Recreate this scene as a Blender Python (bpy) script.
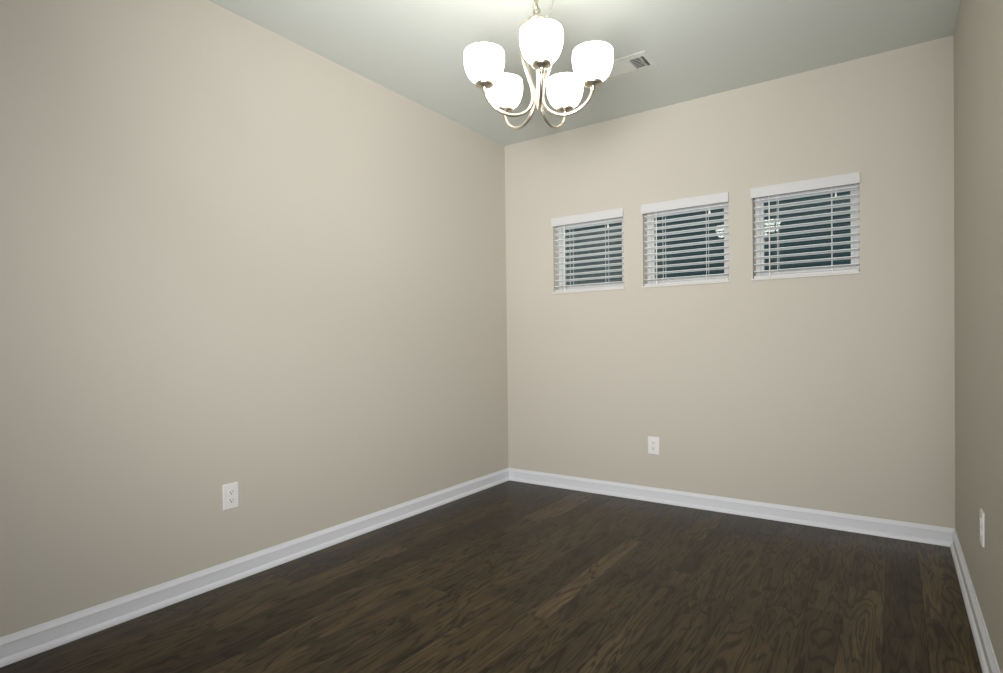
import bpy, bmesh, math, random
from mathutils import Vector, Matrix
random.seed(4)
for o in list(bpy.data.objects):
    bpy.data.objects.remove(o)
S = bpy.context.scene
C = S.collection
PI = math.pi

# ---------------------------------------------------------------- camera
W, H = 2.897, 2.74
FPX, SHY = 573.15, 12.82
cam_d = bpy.data.cameras.new('camera')
cam = bpy.data.objects.new('camera', cam_d); C.objects.link(cam)
cam_d.sensor_fit = 'HORIZONTAL'; cam_d.sensor_width = 36.0
cam_d.lens = 36.0 * FPX / 1003.0
cam_d.shift_y = SHY / 1003.0
cam_d.clip_start = 0.02; cam_d.clip_end = 200
yaw, pitch, roll = -0.60219, -0.01090, -0.01198
f = Vector((math.sin(yaw)*math.cos(pitch), math.cos(yaw)*math.cos(pitch), math.sin(pitch)))
r = Vector((math.cos(yaw), -math.sin(yaw), 0)); u = r.cross(f)
rr = math.cos(roll)*r + math.sin(roll)*u
uu = -math.sin(roll)*r + math.cos(roll)*u
M = Matrix((rr, uu, -f)).transposed().to_4x4()
M.translation = Vector((2.6349, -3.9137, 1.1253))
cam.matrix_world = M
S.camera = cam

# ---------------------------------------------------------------- world, light, exposure
S.view_settings.view_transform = 'Standard'
S.view_settings.look = 'None'
S.view_settings.exposure = 0.0
S.view_settings.gamma = 1.0
S.view_settings.use_curve_mapping = False
wd = bpy.data.worlds.new('dusk'); S.world = wd; wd.use_nodes = True
bg = wd.node_tree.nodes['Background']
bg.inputs[0].default_value = (0.40, 0.60, 0.68, 1); bg.inputs[1].default_value = 0.11

SHADE_GLOW = 6.2
BULB_GLOW = 4.0
def area(name, loc, aim, size, power, col=(1, .93, .82)):
    d = bpy.data.lights.new(name, 'AREA'); d.shape = 'DISK'; d.size = size
    d.energy = power; d.color = col
    o = bpy.data.objects.new(name, d); C.objects.link(o); o.location = loc
    o.rotation_euler = (Vector(aim) - Vector(loc)).to_track_quat('-Z', 'Y').to_euler()
    return o
# soft fill lights added near the camera to brighten the room, two aimed upward
def fill_light(name, loc, aim, size, power, spread):
    area(name, loc, aim, size, power, (1, .985, .985)).data.spread = math.radians(spread)
fill_light('fill_open', (2.75, -4.2, 1.25), (1.3, 0, 1.5), .7, 26, 180)
fill_light('fill_wide', (2.7, -4.3, 1.25), (0, 0, 1.45), .9, 19, 100)
fill_light('fill_narrow', (2.4, -4.5, 1.15), (.6, 0, 1.6), .9, 17.5, 80)
fill_light('fill_ceiling', (2.3, -4.2, 1.4), (.9, -2.0, 2.74), .3, 5.7, 60)
fill_light('fill_ceiling_near', (2.2, -3.6, 1.2), (1.35, -1.6, 2.74), .3, 4.2, 72)

# ---------------------------------------------------------------- materials
def newmat(name):
    m = bpy.data.materials.new(name); m.use_nodes = True
    n = m.node_tree.nodes; l = m.node_tree.links
    return m, n, l, n['Principled BSDF']
def plain(name, col, rough=.5, metal=0, spec=.5, emis=None, es=0, bump=0, bscale=200):
    m, n, l, b = newmat(name)
    b.inputs['Base Color'].default_value = (*col, 1)
    b.inputs['Roughness'].default_value = rough
    b.inputs['Metallic'].default_value = metal
    b.inputs['Specular IOR Level'].default_value = spec
    if emis:
        b.inputs['Emission Color'].default_value = (*emis, 1)
        b.inputs['Emission Strength'].default_value = es
    if bump:
        tc = n.new('ShaderNodeTexCoord'); no = n.new('ShaderNodeTexNoise'); bu = n.new('ShaderNodeBump')
        no.inputs['Scale'].default_value = bscale
        bu.inputs['Strength'].default_value = bump; bu.inputs['Distance'].default_value = .001
        l.new(tc.outputs['Object'], no.inputs['Vector']); l.new(no.outputs['Fac'], bu.inputs['Height'])
        l.new(bu.outputs['Normal'], b.inputs['Normal'])
    return m
M_wall = plain('wall_paint', (.532, .502, .437), .75, spec=.25, bump=.15, bscale=160)
M_ceil = plain('ceiling_paint', (.600, .628, .590), .9, spec=.1, bump=.2, bscale=120)
M_trim = plain('trim_paint', (.70, .72, .755), .35, spec=.4)
M_vinyl = plain('window_vinyl', (.53, .53, .52), .4)
M_blind = plain('blind_slat_vinyl', (.88, .92, .92), .42)
M_valance = plain('blind_valance_vinyl', (.60, .60, .60), .45)
M_sill = plain('sill_paint', (.60, .59, .56), .5)
M_chain = plain('chain_metal', (.42, .40, .30), .4, metal=1)
M_cord = plain('blind_cord', (.80, .80, .77), .8)
M_plate = plain('outlet_plastic', (.78, .77, .76), .3)
M_slot = plain('outlet_slot', (.03, .03, .03), .6)
M_vent = plain('vent_enamel', (.60, .62, .575), .4)
M_louver = plain('louver_enamel', (.70, .71, .65), .4)
M_duct_shade = plain('duct_shade', (.03, .03, .028), .8)
M_nickel = plain('brushed_nickel', (.68, .62, .52), .33, metal=1, bump=.05, bscale=400)
M_shade = plain('frosted_glass_shade', (.9, .9, .88), .35, emis=(1, .965, .89), es=SHADE_GLOW)
M_bulb = plain('lit_bulb', (.9, .9, .9), .3, emis=(1, .93, .83), es=BULB_GLOW)
M_wire = plain('lamp_wire', (.30, .29, .22), .4)
def glass():
    m, n, l, b = newmat('window_glass')
    n.remove(b)
    out = n['Material Output']
    tr = n.new('ShaderNodeBsdfTransparent'); gl = n.new('ShaderNodeBsdfGlossy'); mx = n.new('ShaderNodeMixShader')
    tr.inputs[0].default_value = (.80, .90, .90, 1)
    gl.inputs['Roughness'].default_value = .01
    fr = n.new('ShaderNodeFresnel'); fr.inputs[0].default_value = 1.6
    mu = n.new('ShaderNodeMath'); mu.operation = 'MULTIPLY'; mu.inputs[1].default_value = 1.8
    l.new(fr.outputs[0], mu.inputs[0]); l.new(mu.outputs[0], mx.inputs[0])
    l.new(tr.outputs[0], mx.inputs[1]); l.new(gl.outputs[0], mx.inputs[2]); l.new(mx.outputs[0], out.inputs[0])
    return m
M_glass = glass()

def floor_mat():
    m, n, l, b = newmat('dark_oak_planks')
    def N(t, **k):
        x = n.new(t)
        for a, v in k.items(): setattr(x, a, v)
        return x
    def math_(op, a, c=None, d=None):
        x = N('ShaderNodeMath', operation=op)
        for i, v in enumerate((a, c, d)):
            if v is None: continue
            if isinstance(v, (int, float)): x.inputs[i].default_value = v
            else: l.new(v, x.inputs[i])
        return x.outputs[0]
    tc = N('ShaderNodeTexCoord'); sp = N('ShaderNodeSeparateXYZ'); l.new(tc.outputs['Object'], sp.inputs[0])
    Y = sp.outputs[1]
    # boards of three widths laid along the room
    seams = [0, .111, .291, .426, .561, .651, .831, .966, 1.056, 1.191, 1.371, 1.461, 1.603, 1.738, 1.828, 1.963, 2.053, 2.188, 2.323, 2.458, 2.593, 2.728, 2.897]
    X = math_('WRAP', sp.outputs[0], 2.897, 0.0)
    row = None; dist = None
    for sx in seams:
        gt = math_('GREATER_THAN', X, sx); ds = math_('ABSOLUTE', math_('SUBTRACT', X, sx))
        row = gt if row is None else math_('ADD', row, gt)
        dist = ds if dist is None else math_('MINIMUM', dist, ds)
    LEN = 1.075
    wn = N('ShaderNodeTexWhiteNoise', noise_dimensions='1D'); l.new(row, wn.inputs['W'])
    own = math_('COMPARE', row, 11, .3)                      # the pale board in the middle of the floor
    off = math_('MULTIPLY', math_('MULTIPLY', wn.outputs['Value'], 17.3), math_('SUBTRACT', 1, own))
    ys = math_('ADD', math_('DIVIDE', math_('ADD', Y, .835), LEN), off)
    col = math_('FLOOR', ys); fy = math_('FRACT', ys)
    pale = math_('MULTIPLY', own, math_('COMPARE', col, -1, .3))
    cb = N('ShaderNodeCombineXYZ'); l.new(row, cb.inputs[0]); l.new(col, cb.inputs[1])
    w2 = N('ShaderNodeTexWhiteNoise', noise_dimensions='3D'); l.new(cb.outputs[0], w2.inputs['Vector'])
    pid = w2.outputs['Value']; pcol = w2.outputs['Color']
    # gaps between planks
    ex = dist
    ey = math_('MULTIPLY', math_('MINIMUM', fy, math_('SUBTRACT', 1, fy)), LEN)
    gap = N('ShaderNodeMapRange'); gap.inputs['From Min'].default_value = .0004; gap.inputs['From Max'].default_value = .0022
    l.new(math_('MINIMUM', ex, ey), gap.inputs['Value'])
    # grain space: shifted for every plank
    sc = N('ShaderNodeVectorMath', operation='SCALE'); l.new(pcol, sc.inputs[0]); sc.inputs['Scale'].default_value = 37
    ad = N('ShaderNodeVectorMath', operation='ADD'); l.new(tc.outputs['Object'], ad.inputs[0]); l.new(sc.outputs[0], ad.inputs[1])
    mp = N('ShaderNodeMapping'); l.new(ad.outputs[0], mp.inputs['Vector']); mp.inputs['Scale'].default_value = (10, 1.35, 1)
    n1 = N('ShaderNodeTexNoise'); l.new(mp.outputs[0], n1.inputs['Vector'])
    n1.inputs['Scale'].default_value = 1.0; n1.inputs['Detail'].default_value = 3.5; n1.inputs['Roughness'].default_value = .45
    n1.inputs['Distortion'].default_value = .5
    rings = math_('SINE', math_('MULTIPLY', n1.outputs['Fac'], 72))
    ring = N('ShaderNodeMapRange'); l.new(rings, ring.inputs['Value'])
    ring.inputs['From Min'].default_value = .25; ring.inputs['From Max'].default_value = .95
    mp2 = N('ShaderNodeMapping'); l.new(ad.outputs[0], mp2.inputs['Vector']); mp2.inputs['Scale'].default_value = (230, 9, 1)
    n2 = N('ShaderNodeTexNoise'); l.new(mp2.outputs[0], n2.inputs['Vector']); n2.inputs['Scale'].default_value = 1; n2.inputs['Detail'].default_value = 3
    mp3 = N('ShaderNodeMapping'); l.new(ad.outputs[0], mp3.inputs['Vector']); mp3.inputs['Scale'].default_value = (14, 2.5, 1)
    n3 = N('ShaderNodeTexNoise'); l.new(mp3.outputs[0], n3.inputs['Vector']); n3.inputs['Scale'].default_value = 1; n3.inputs['Detail'].default_value = 4
    # plank tone
    tone = N('ShaderNodeValToRGB'); l.new(math_('ADD', pid, pale), tone.inputs[0])
    e = tone.color_ramp.elements
    e[0].position = 0; e[0].color = (.0400, .0285, .0150, 1)
    e[1].position = 1; e[1].color = (.092, .065, .034, 1)
    k = e.new(.40); k.color = (.0500, .0355, .0180, 1)
    k = e.new(.93); k.color = (.066, .0465, .0235, 1)
    def mixc(fac, a, c, mode='MIX'):
        x = N('ShaderNodeMix', data_type='RGBA', blend_type=mode)
        if isinstance(fac, (int, float)): x.inputs[0].default_value = fac
        else: l.new(fac, x.inputs[0])
        for i, v in ((6, a), (7, c)):
            if isinstance(v, tuple): x.inputs[i].default_value = v
            else: l.new(v, x.inputs[i])
        return x.outputs[2]
    c1 = mixc(math_('MULTIPLY', ring.outputs[0], .66), tone.outputs[0], (.008, .0055, .003, 1))
    fib = N('ShaderNodeMapRange'); l.new(n2.outputs['Fac'], fib.inputs['Value'])
    fib.inputs['From Min'].default_value = .35; fib.inputs['From Max'].default_value = .65
    fib.inputs['To Min'].default_value = .70; fib.inputs['To Max'].default_value = 1.2
    blo = N('ShaderNodeMapRange'); l.new(n3.outputs['Fac'], blo.inputs['Value'])
    blo.inputs['From Min'].default_value = .3; blo.inputs['From Max'].default_value = .7
    blo.inputs['To Min'].default_value = .60; blo.inputs['To Max'].default_value = 1.38
    v = math_('MULTIPLY', fib.outputs[0], blo.outputs[0])
    v = math_('MULTIPLY', v, math_('ADD', math_('MULTIPLY', gap.outputs[0], .75), .25))
    vm = N('ShaderNodeVectorMath', operation='SCALE'); l.new(c1, vm.inputs[0]); l.new(v, vm.inputs['Scale'])
    l.new(vm.outputs[0], b.inputs['Base Color'])
    rg = N('ShaderNodeMapRange'); l.new(n3.outputs['Fac'], rg.inputs['Value'])
    rg.inputs['To Min'].default_value = .26; rg.inputs['To Max'].default_value = .38
    l.new(rg.outputs[0], b.inputs['Roughness'])
    b.inputs['Specular IOR Level'].default_value = .11
    bu = N('ShaderNodeBump'); bu.inputs['Strength'].default_value = .25; bu.inputs['Distance'].default_value = .0015
    hh = math_('ADD', math_('MULTIPLY', gap.outputs[0], 1.0), math_('MULTIPLY', ring.outputs[0], -.15))
    l.new(hh, bu.inputs['Height']); l.new(bu.outputs[0], b.inputs['Normal'])
    return m
M_floor = floor_mat()

# ---------------------------------------------------------------- helpers
def obj(name, bm, mat, parent=None, smooth=False, loc=None):
    me = bpy.data.meshes.new(name)
    bmesh.ops.recalc_face_normals(bm, faces=bm.faces)
    bm.to_mesh(me); bm.free()
    if smooth:
        for p in me.polygons: p.use_smooth = True
    me.materials.append(mat)
    o = bpy.data.objects.new(name, me); C.objects.link(o)
    if parent: o.parent = parent
    if loc: o.location = loc
    return o
def struct(name, bm, mat, **k):
    o = obj(name, bm, mat, **k); o['kind'] = 'structure'; return o
def thing(name, label, cat, loc=(0, 0, 0), group=None, rot=None):
    o = bpy.data.objects.new(name, None); C.objects.link(o)
    o.empty_display_size = .1; o.location = loc
    if rot: o.rotation_euler = rot
    o['label'] = label; o['category'] = cat
    if group: o['group'] = group
    return o
def box(bm, x0, x1, y0, y1, z0, z1, bevel=0, rot=None):
    g = bmesh.ops.create_cube(bm, size=1)
    c = Vector(((x0+x1)/2, (y0+y1)/2, (z0+z1)/2))
    for v in g['verts']:
        v.co = Vector((v.co.x*(x1-x0), v.co.y*(y1-y0), v.co.z*(z1-z0)))
    if rot: bmesh.ops.rotate(bm, verts=g['verts'], cent=(0, 0, 0), matrix=rot)
    for v in g['verts']: v.co += c
    if bevel:
        es = set(e for v in g['verts'] for e in v.link_edges)
        bmesh.ops.bevel(bm, geom=list(es), offset=bevel, segments=2, profile=.6, affect='EDGES')
def lathe(bm, prof, seg=40, c=(0, 0, 0), close=False):
    rings = []
    for rad, z in prof:
        if rad < 1e-6: rings.append([bm.verts.new((c[0], c[1], c[2]+z))])
        else: rings.append([bm.verts.new((c[0]+rad*math.cos(2*PI*i/seg), c[1]+rad*math.sin(2*PI*i/seg), c[2]+z)) for i in range(seg)])
    pairs = list(zip(rings, rings[1:])) + ([(rings[-1], rings[0])] if close else [])
    for a, d in pairs:
        for i in range(seg):
            j = (i+1) % seg
            if len(a) == 1 and len(d) == 1: continue
            if len(a) == 1: bm.faces.new((a[0], d[j], d[i]))
            elif len(d) == 1: bm.faces.new((a[i], a[j], d[0]))
            else: bm.faces.new((a[i], a[j], d[j], d[i]))
def spline(pts, n=10):
    P = [Vector(p) for p in pts]; P = [2*P[0]-P[1]] + P + [2*P[-1]-P[-2]]
    out = []
    for i in range(1, len(P)-2):
        for k in range(n):
            t = k/n; a, b_, c, d = P[i-1:i+3]
            out.append(.5*((2*b_) + (c-a)*t + (2*a-5*b_+4*c-d)*t*t + (3*b_-a-3*c+d)*t**3))
    out.append(P[-2]); return out
def tube(bm, pts, rad, seg=10, closed=False):
    n = len(pts); pts = [Vector(p) for p in pts]; rings = []
    t0 = (pts[1]-pts[0]).normalized()
    nrm = t0.orthogonal().normalized()
    for i, p in enumerate(pts):
        if closed: t = (pts[(i+1) % n]-pts[i-1]).normalized()
        else: t = (pts[min(i+1, n-1)]-pts[max(i-1, 0)]).normalized()
        nrm = (nrm - t*nrm.dot(t)).normalized(); bn = t.cross(nrm)
        rd = rad(i/(n-1)) if callable(rad) else rad
        rings.append([bm.verts.new(p + rd*(math.cos(2*PI*k/seg)*nrm + math.sin(2*PI*k/seg)*bn)) for k in range(seg)])
    for i in range(n if closed else n-1):
        a, d = rings[i], rings[(i+1) % n]
        for k in range(seg):
            j = (k+1) % seg; bm.faces.new((a[k], a[j], d[j], d[k]))
    if not closed:
        bm.faces.new(list(reversed(rings[0]))); bm.faces.new(rings[-1])

# ---------------------------------------------------------------- setting
XE, YE, YR, T = 6.6, -7.6, -2.35, .14     # the open-plan room reaches past the camera
bm = bmesh.new(); box(bm, -T, XE+T, YE-T, T, -.12, 0); struct('floor', bm, M_floor)
bm = bmesh.new(); box(bm, -T, XE+T, YE-T, T, H, H+.12); struct('ceiling', bm, M_ceil)
bm = bmesh.new(); box(bm, -T, 0, YE, T, 0, H); struct('wall_left', bm, M_wall)
bm = bmesh.new(); box(bm, W, W+.12, YR, 0, 0, H); struct('wall_right', bm, M_wall)
bm = bmesh.new(); box(bm, -T, XE+T, YE-T, YE, 0, H); struct('wall_front', bm, M_wall)
bm = bmesh.new(); box(bm, XE, XE+T, YE, YR, 0, H); struct('wall_far_right', bm, M_wall)
bm = bmesh.new(); box(bm, W+.12, XE+T, YR, YR+T, 0, H); struct('wall_side', bm, M_wall)

OX, OW, OZ0, OZ1, PITCH = .445, .577, 1.510, 2.078, .7225
opens = [OX + PITCH*i for i in range(3)]
def pierced_wall():
    bm = bmesh.new()
    xs = [0]; 
    for x in opens: xs += [x, x+OW]
    xs.append(W+.12); zs = [0, OZ0, OZ1, H]
    hole = lambda i, j: j == 1 and i in (1, 3, 5)
    def q(*p): bm.faces.new([bm.verts.new(c) for c in p])
    for i in range(7):
        for j in range(3):
            x0, x1, z0, z1 = xs[i], xs[i+1], zs[j], zs[j+1]
            if hole(i, j):
                q((x0, 0, z0), (x0, T, z0), (x0, T, z1), (x0, 0, z1)); q((x1, 0, z0), (x1, 0, z1), (x1, T, z1), (x1, T, z0))
                q((x0, 0, z0), (x1, 0, z0), (x1, T, z0), (x0, T, z0)); q((x0, 0, z1), (x0, T, z1), (x1, T, z1), (x1, 0, z1))
            else:
                q((x0, 0, z0), (x1, 0, z0), (x1, 0, z1), (x0, 0, z1)); q((x0, T, z0), (x0, T, z1), (x1, T, z1), (x1, T, z0))
    q((xs[0], 0, 0), (xs[0], 0, H), (xs[0], T, H), (xs[0], T, 0)); q((xs[-1], 0, 0), (xs[-1], T, 0), (xs[-1], T, H), (xs[-1], 0, H))
    q((xs[0], 0, H), (xs[-1], 0, H), (xs[-1], T, H), (xs[0], T, H)); q((xs[0], 0, 0), (xs[0], T, 0), (xs[-1], T, 0), (xs[-1], 0, 0))
    bmesh.ops.remove_doubles(bm, verts=bm.verts, dist=1e-5)
    return bm
struct('wall_back', pierced_wall(), M_wall)

# baseboards: board with moulded top and a shoe at the floor; profile (out from wall, height)
prof = [(0, 0), (.025, 0), (.025, .006), (.0238, .0105), (.0205, .0165), (.0165, .0215), (.0130, .0245), (.0125, .0255), (.0125, .0710),
        (.0155, .0725), (.0155, .0750), (.0135, .0785), (.0100, .0840), (.0065, .0895), (.0045, .0945), (.0030, .0965), (0, .0965)]
def baseboard(name, a, b_, out, m0, m1):
    # a->b run along the wall at its foot, out = direction into the room, m0/m1 = mitre sign at the ends
    a, b_, out = Vector(a), Vector(b_), Vector(out); d = (b_-a).normalized(); bm = bmesh.new()
    A = [bm.verts.new(a + out*p + d*p*m0 + Vector((0, 0, z))) for p, z in prof]
    B = [bm.verts.new(b_ + out*p + d*p*m1 + Vector((0, 0, z))) for p, z in prof]
    for i in range(len(prof)):
        j = (i+1) % len(prof); bm.faces.new((A[i], A[j], B[j], B[i]))
    bm.faces.new(A); bm.faces.new(list(reversed(B)))
    struct(name, bm, M_trim)
e_ = .0005
baseboard('baseboard_left', (0, YE, 0), (0, 0, 0), (1, 0, 0), 0, -1)
baseboard('baseboard_back', (0, 0, 0), (W, 0, 0), (0, -1, 0), 1, -1)
baseboard('baseboard_right', (W, 0, 0), (W, YR, 0), (-1, 0, 0), 1, 0)

# windows in the back wall
FY0, FY1 = .080, .130
for i, x0 in enumerate(opens):
    x1 = x0+OW; F = .048
    bm = bmesh.new()
    def ring(a0, a1, c0, c1, w, y0, y1, bev=.003):
        box(bm, a0, a0+w, y0, y1, c0, c1, bev); box(bm, a1-w, a1, y0, y1, c0, c1, bev)
        box(bm, a0+w, a1-w, y0, y1, c0, c0+w, bev); box(bm, a0+w, a1-w, y0, y1, c1-w, c1, bev)
    ring(x0+.001, x1-.001, OZ0+.001, OZ1-.001, .030, FY0, FY1)
    ring(x0+.030, x1-.030, OZ0+.030, OZ1-.030, .020, FY0+.010, FY1-.006)
    fr = struct('window_%d' % (i+1), bm, M_vinyl)
    bm = bmesh.new(); box(bm, x0+.049, x1-.049, .1045, .1085, OZ0+.049, OZ1-.049)
    obj('window_pane', bm, M_glass, fr)
    bm = bmesh.new(); box(bm, x0-.008, x1+.006, -.012, 0, OZ0-.008, OZ0+.005, .002)
    box(bm, x0+.0005, x1-.0005, -.001, FY0, OZ0+.0002, OZ0+.005)
    obj('window_sill', bm, M_sill, fr)

# ---------------------------------------------------------------- blinds
def make_blind(label):
    t = thing('window_blind', label, 'window blind', group='white horizontal blinds on the back wall')
    bm = bmesh.new()                                   # local x 0..OW, z world heights, y into the recess
    box(bm, -.008, OW+.004, -.020, -.006, 2.022, 2.086, .003)
    box(bm, -.008, -.002, -.008, -.0005, 2.022, 2.086); box(bm, OW-.002, OW+.004, -.008, -.0005, 2.022, 2.086)
    obj('valance', bm, M_valance, t)
    bm = bmesh.new(); box(bm, .004, OW-.004, .006, .060, 2.036, 2.076, .002); obj('head_rail', bm, M_blind, t)
    bm = bmesh.new(); n = 11; z0, z1 = 1.558, 2.005; tilt = math.radians(SLAT_TILT)
    for k in range(n):
        z = z0 + (z1-z0)*k/(n-1)
        # gently crowned slat
        prev = None
        for s in range(7):
            a = -1+2*s/6; yy = a*.025; zz = .0022*(1-a*a)
            y = .034 + yy*math.cos(tilt)-zz*math.sin(tilt); zt = z + yy*math.sin(tilt)+zz*math.cos(tilt)
            h = .0015
            cur = [bm.verts.new(c) for c in ((.005, y, zt-h), (OW-.005, y, zt-h), (OW-.005, y, zt+h), (.005, y, zt+h))]
            if prev:
                for p in range(4):
                    q = (p+1) % 4; bm.faces.new((prev[p], prev[q], cur[q], cur[p]))
            else: bm.faces.new(cur)
            prev = cur
        bm.faces.new(list(reversed(prev)))
    obj('slats', bm, M_blind, t)
    bm = bmesh.new(); box(bm, .004, OW-.004, .008, .060, 1.5155, 1.532, .003); obj('bottom_rail', bm, M_valance, t)
    for x in (.142, OW-.142):
        bm = bmesh.new()
        for y in (.0065, .0615): box(bm, x-.0011, x+.0011, y-.0008, y+.0008, 1.53, 2.04)
        for k in range(n):
            z = z0 + (z1-z0)*k/(n-1)-.003
            box(bm, x-.001, x+.001, .0065, .0615, z-.0006, z+.0006)
        obj('ladder_cord', bm, M_cord, t)
    bm = bmesh.new(); tube(bm, [(.098, -.001, 2.035), (.098, -.002, 1.95), (.099, -.003, 1.535)], .0036, 8)
    lathe(bm, [(0, 0), (.005, .002), (.0055, .02), (.0036, .03)], 10, (.099, -.003, 1.515))
    obj('tilt_wand', bm, M_cord, t, True)
    bm = bmesh.new(); xx = OW-.118
    tube(bm, [(xx, .004, 2.035), (xx, .001, 1.985)], .0012, 6); obj('lift_cord', bm, M_cord, t)
    bm = bmesh.new(); lathe(bm, [(0, 0), (.0065, .001), (.0075, .006), (.005, .022), (.003, .032), (0, .033)], 12, (xx, .001, 1.957))
    obj('cord_tassel', bm, M_cord, t, True)
    return t
SLAT_TILT = -8
labs = ['white horizontal blind on the leftmost of the three small windows, nearest the room corner',
        'white horizontal blind on the middle of the three small windows, above the outlet',
        'white horizontal blind on the rightmost of the three small windows, nearest the shaded right wall']
b0 = make_blind(labs[0])
def copy_tree(o, parent=None):
    c = o.copy(); C.objects.link(c)
    if parent: c.parent = parent
    for ch in list(o.children): copy_tree(ch, c)
    return c
blinds = [b0, copy_tree(b0), copy_tree(b0)]
for i, b_ in enumerate(blinds):
    b_.location = (opens[i], 0, 0); b_['label'] = labs[i]

# ---------------------------------------------------------------- outlets (local: plate in xz, facing -y)
def make_outlet(label):
    t = thing('wall_outlet', label, 'outlet', group='white wall outlets above the baseboards')
    bm = bmesh.new(); pw, ph = .0397, .0620
    # bevelled cover plate
    loops = []
    for (w, h, y) in ((pw, ph, 0), (pw, ph, -.003), (pw-.002, ph-.002, -.0055), (pw-.006, ph-.006, -.0065)):
        c = .003; pts = []
        for sx, sz in ((1, 1), (-1, 1), (-1, -1), (1, -1)):
            aa = [(w, h-c), (w-c*.3, h-c*.3), (w-c, h)]
            if sx*sz < 0: aa = aa[::-1]
            pts += [(sx*a, y, sz*b2) for a, b2 in aa]
        loops.append([bm.verts.new(p) for p in pts])
    for a, d in zip(loops, loops[1:]):
        for k in range(12): bm.faces.new((a[k], a[(k+1) % 12], d[(k+1) % 12], d[k]))
    bm.faces.new(loops[0]); bm.faces.new(loops[-1])
    obj('cover_plate', bm, M_plate, t)
    for s in (1, -1):
        bm = bmesh.new(); pts = []
        for k in range(28):
            a = 2*PI*k/28; pts.append((.0172*math.cos(a), max(-.0142, min(.0142, .0172*math.sin(a)))))
        A = [bm.verts.new((x, -.0064, z)) for x, z in pts]; B = [bm.verts.new((x*.96, -.0090, z*.96)) for x, z in pts]
        for k in range(28): bm.faces.new((A[k], A[(k+1) % 28], B[(k+1) % 28], B[k]))
        bm.faces.new(A); bm.faces.new(B)
        rc = obj('receptacle', bm, M_plate, t, loc=(0, 0, s*.0195))
        bm = bmesh.new()
        box(bm, -.0080, -.0056, -.0096, -.0086, -.001, .0085); box(bm, .0056, .0080, -.0096, -.0086, 0, .0075)
        g = bmesh.ops.create_circle(bm, cap_ends=True, segments=16, radius=.0030)
        bmesh.ops.rotate(bm, verts=g['verts'], cent=(0, 0, 0), matrix=Matrix.Rotation(PI/2, 3, 'X'))
        bmesh.ops.translate(bm, verts=g['verts'], vec=(0, -.0094, -.0075))
        obj('socket_slots', bm, M_slot, rc)
    bm = bmesh.new(); lathe(bm, [(0, 0), (.0030, .0002), (.0034, .0010), (.0034, .0020)], 16)
    bmesh.ops.rotate(bm, verts=bm.verts, cent=(0, 0, 0), matrix=Matrix.Rotation(-PI/2, 3, 'X'))
    bmesh.ops.translate(bm, verts=bm.verts, vec=(0, -.0080, 0))
    obj('screw', bm, M_plate, t, True)
    return t
ol = ['white duplex outlet low on the back wall, under the middle window',
      'white duplex outlet low on the left wall, above the long baseboard',
      'white duplex outlet on the shaded right wall, seen almost edge-on at the photo edge']
o0 = make_outlet(ol[0]); o1 = copy_tree(o0); o2 = copy_tree(o0)
o0.location = (1.232, -.0003, .393)
o1.location = (.0003, -2.393, .406); o1.rotation_euler = (0, 0, PI/2); o1['label'] = ol[1]
o2.location = (W-.0003, -1.198, .429); o2.rotation_euler = (0, 0, -PI/2); o2['label'] = ol[2]

# ---------------------------------------------------------------- ceiling register
v = thing('ceiling_vent', 'off-white metal air register on the ceiling beside the chandelier', 'vent', (1.335, -.700, H))
X0, X1, Y0, Y1 = -.175, .160, -.115, .115
bm = bmesh.new(); ix0, ix1, iy0, iy1 = -.135, .132, -.074, .062
def frame_ring(pts_list):
    loops = [[bm.verts.new(p) for p in pts] for pts in pts_list]
    for a, d in zip(loops, loops[1:]):
        for k in range(4): bm.faces.new((a[k], a[(k+1) % 4], d[(k+1) % 4], d[k]))
rect = lambda a, b2, c, d, z: [(a, c, z), (b2, c, z), (b2, d, z), (a, d, z)]
frame_ring([rect(X0, X1, Y0, Y1, -.0002), rect(X0+.001, X1-.001, Y0+.001, Y1-.001, -.003), rect(ix0-.004, ix1+.004, iy0-.004, iy1+.004, -.0055),
            rect(ix0, ix1, iy0, iy1, -.0065), rect(ix0, ix1, iy0, iy1, -.0004)])
obj('frame', bm, M_vent, v)
bm = bmesh.new(); box(bm, ix0, ix1, iy0, iy1, -.0016, -.0004); obj('duct_shade_plate', bm, M_duct_shade, v)  # dark plate under the ceiling stands for the shade inside the duct
bm = bmesh.new()
def blade(cx, cy, L, w, ang, along):
    if along == 'y': box(bm, cx-w/2, cx+w/2, cy-L/2, cy+L/2, -.0048-.0003, -.0048+.0003, rot=Matrix.Rotation(ang, 3, 'Y'))
    else: box(bm, cx-L/2, cx+L/2, cy-w/2, cy+w/2, -.0048-.0003, -.0048+.0003, rot=Matrix.Rotation(ang, 3, 'X'))
ym, yl = (iy0+iy1)/2, iy1-iy0
x = ix0+.006
while x < .048: blade(x, ym, yl, .0130, math.radians(-24), 'y'); x += .0105     # bank turned to the camera: closed white
for k in range(7): blade(.083, iy0+.012+k*.0185, .056, .0095, math.radians(48), 'x')   # cross bank, dark gaps
for k in range(1): blade(.122, ym, yl, .012, math.radians(50), 'y')
obj('louvers', bm, M_louver, v)
bm = bmesh.new(); box(bm, .0485, .0535, iy0, iy1, -.0118, -.0018); box(bm, .1115, .1145, iy0, iy1, -.0118, -.0018)
obj('divider', bm, M_vent, v)
bm = bmesh.new(); box(bm, .1165, .1195, -.030, .000, -.020, -.006, .001); obj('damper_lever', bm, M_nickel, v)

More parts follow.
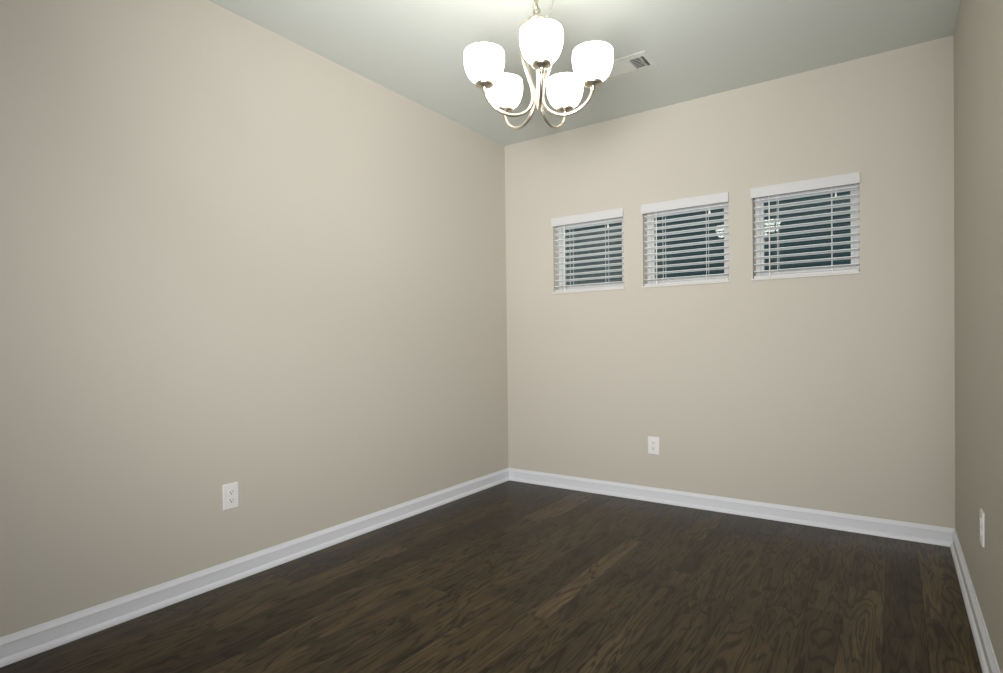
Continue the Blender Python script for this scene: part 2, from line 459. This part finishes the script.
# ---------------------------------------------------------------- chandelier
CX, CY, ARM_R = 1.45, -1.911, .223
ch = thing('chandelier', 'lit five-light brushed nickel chandelier with white glass bowl shades on a ceiling chain', 'chandelier', (CX, CY, H))
def zz(z): return z - H
a0 = math.atan2(CY - M.translation.y, CX - M.translation.x) + PI + .07
arm_prof = [(.012, 2.420), (.036, 2.416), (.062, 2.398), (.070, 2.360), (.070, 2.310), (.059, 2.250), (.038, 2.190), (.021, 2.135),
            (.024, 2.088), (.052, 2.049), (.100, 2.030), (.152, 2.037), (.197, 2.066), (.219, 2.100), (.223, 2.130)]
shade_in = [(.022, 0), (.039, .003), (.055, .013), (.0675, .031), (.0755, .053), (.0795, .076), (.0800, .096), (.0785, .114)]
for k in range(5):
    a = a0 + 2*PI*k/5; ca, sa = math.cos(a), math.sin(a)
    P = lambda r_, z: (r_*ca, r_*sa, zz(z))
    bm = bmesh.new(); tube(bm, spline([P(*q) for q in arm_prof], 8), .0068, 12); obj('arm', bm, M_nickel, ch, True)
    c = (ARM_R*ca, ARM_R*sa, zz(2.108))
    bm = bmesh.new()
    lathe(bm, [(0, 0), (.0085, 0), (.0095, .004), (.0095, .014), (.012, .017), (.022, .019), (.033, .023), (.0360, .028), (.0360, .036), (.0325, .0375), (0, .0375)], 32, c)
    obj('shade_holder', bm, M_nickel, ch, True)
    sc = (c[0], c[1], c[2]+.0378)
    bm = bmesh.new(); out = shade_in; inn = [(r_-.0035, z+.0030 if i < 2 else z) for i, (r_, z) in enumerate(shade_in)]
    dense = [tuple(p)[:2] for p in [(q.x, q.y) for q in spline([(r_, z, 0) for r_, z in out], 4)]]
    dense_i = [(q.x, q.y) for q in spline([(r_, z, 0) for r_, z in inn], 4)]
    lathe(bm, [(0, 0)] + dense + [(.0770, .1160)] + dense_i[::-1] + [(0, .003)], 40, sc)
    sh = obj('lamp_shade', bm, M_shade, ch, True)
    bm = bmesh.new()
    lathe(bm, [(0, .006), (.011, .008), (.012, .030), (.020, .048), (.026, .066), (.024, .082), (.014, .093), (0, .097)], 20, sc)
    obj('light_bulb', bm, M_bulb, sh, True)
# hub, loop, chain, cord, canopy
bm = bmesh.new()
lathe(bm, [(0, 2.394-H), (.010, 2.395-H), (.016, 2.402-H), (.021, 2.412-H), (.033, 2.420-H), (.035, 2.426-H), (.030, 2.431-H), (.014, 2.436-H), (.009, 2.446-H), (0, 2.448-H)], 32)
obj('hub', bm, M_nickel, ch, True)
bm = bmesh.new()
def link(cz, rx, rz, ang, rad, n=24):
    pts = [(rx*math.cos(2*PI*i/n)*math.cos(ang), rx*math.cos(2*PI*i/n)*math.sin(ang), cz + rz*math.sin(2*PI*i/n)) for i in range(n)]
    tube(bm, pts, rad, 8, closed=True)
link(2.458-H, .013, .014, .3, .0030)
z = 2.486; k = 0
while z < 2.70:
    link(z-H, .0105, .0190, .3+PI/2*(k+1) % PI, .0030); z += .0305; k += 1
obj('chain', bm, M_chain, ch, True)
bm = bmesh.new()
tube(bm, spline([(.006*math.cos(t*1.3), .006*math.sin(t*1.3), 2.438-H+t*.0265) for t in range(11)], 5), .0030, 8)
tube(bm, spline([(.013*math.cos(t*.9+2), .011*math.sin(t*.9+2), 2.438-H+t*.0265) for t in range(11)], 5), .0024, 8)
obj('power_cord', bm, M_wire, ch, True)
bm = bmesh.new()
rx, ry = rr.x, rr.y
tube(bm, spline([(0, 0, 2.444-H), (rx*.035, ry*.035, 2.436-H), (rx*.052, ry*.052, 2.452-H), (rx*.064, ry*.064, 2.485-H), (rx*.068, ry*.068, 2.55-H), (rx*.048, ry*.048, 2.65-H), (rx*.02, ry*.02, 2.70-H)], 8), .0013, 8)
obj('ground_wire', bm, M_wire, ch, True)
bm = bmesh.new(); lathe(bm, [(0, -.045), (.010, -.044), (.014, -.034), (.040, -.026), (.058, -.014), (.064, -.003), (.064, 0), (0, 0)], 36)
obj('canopy', bm, M_nickel, ch, True)
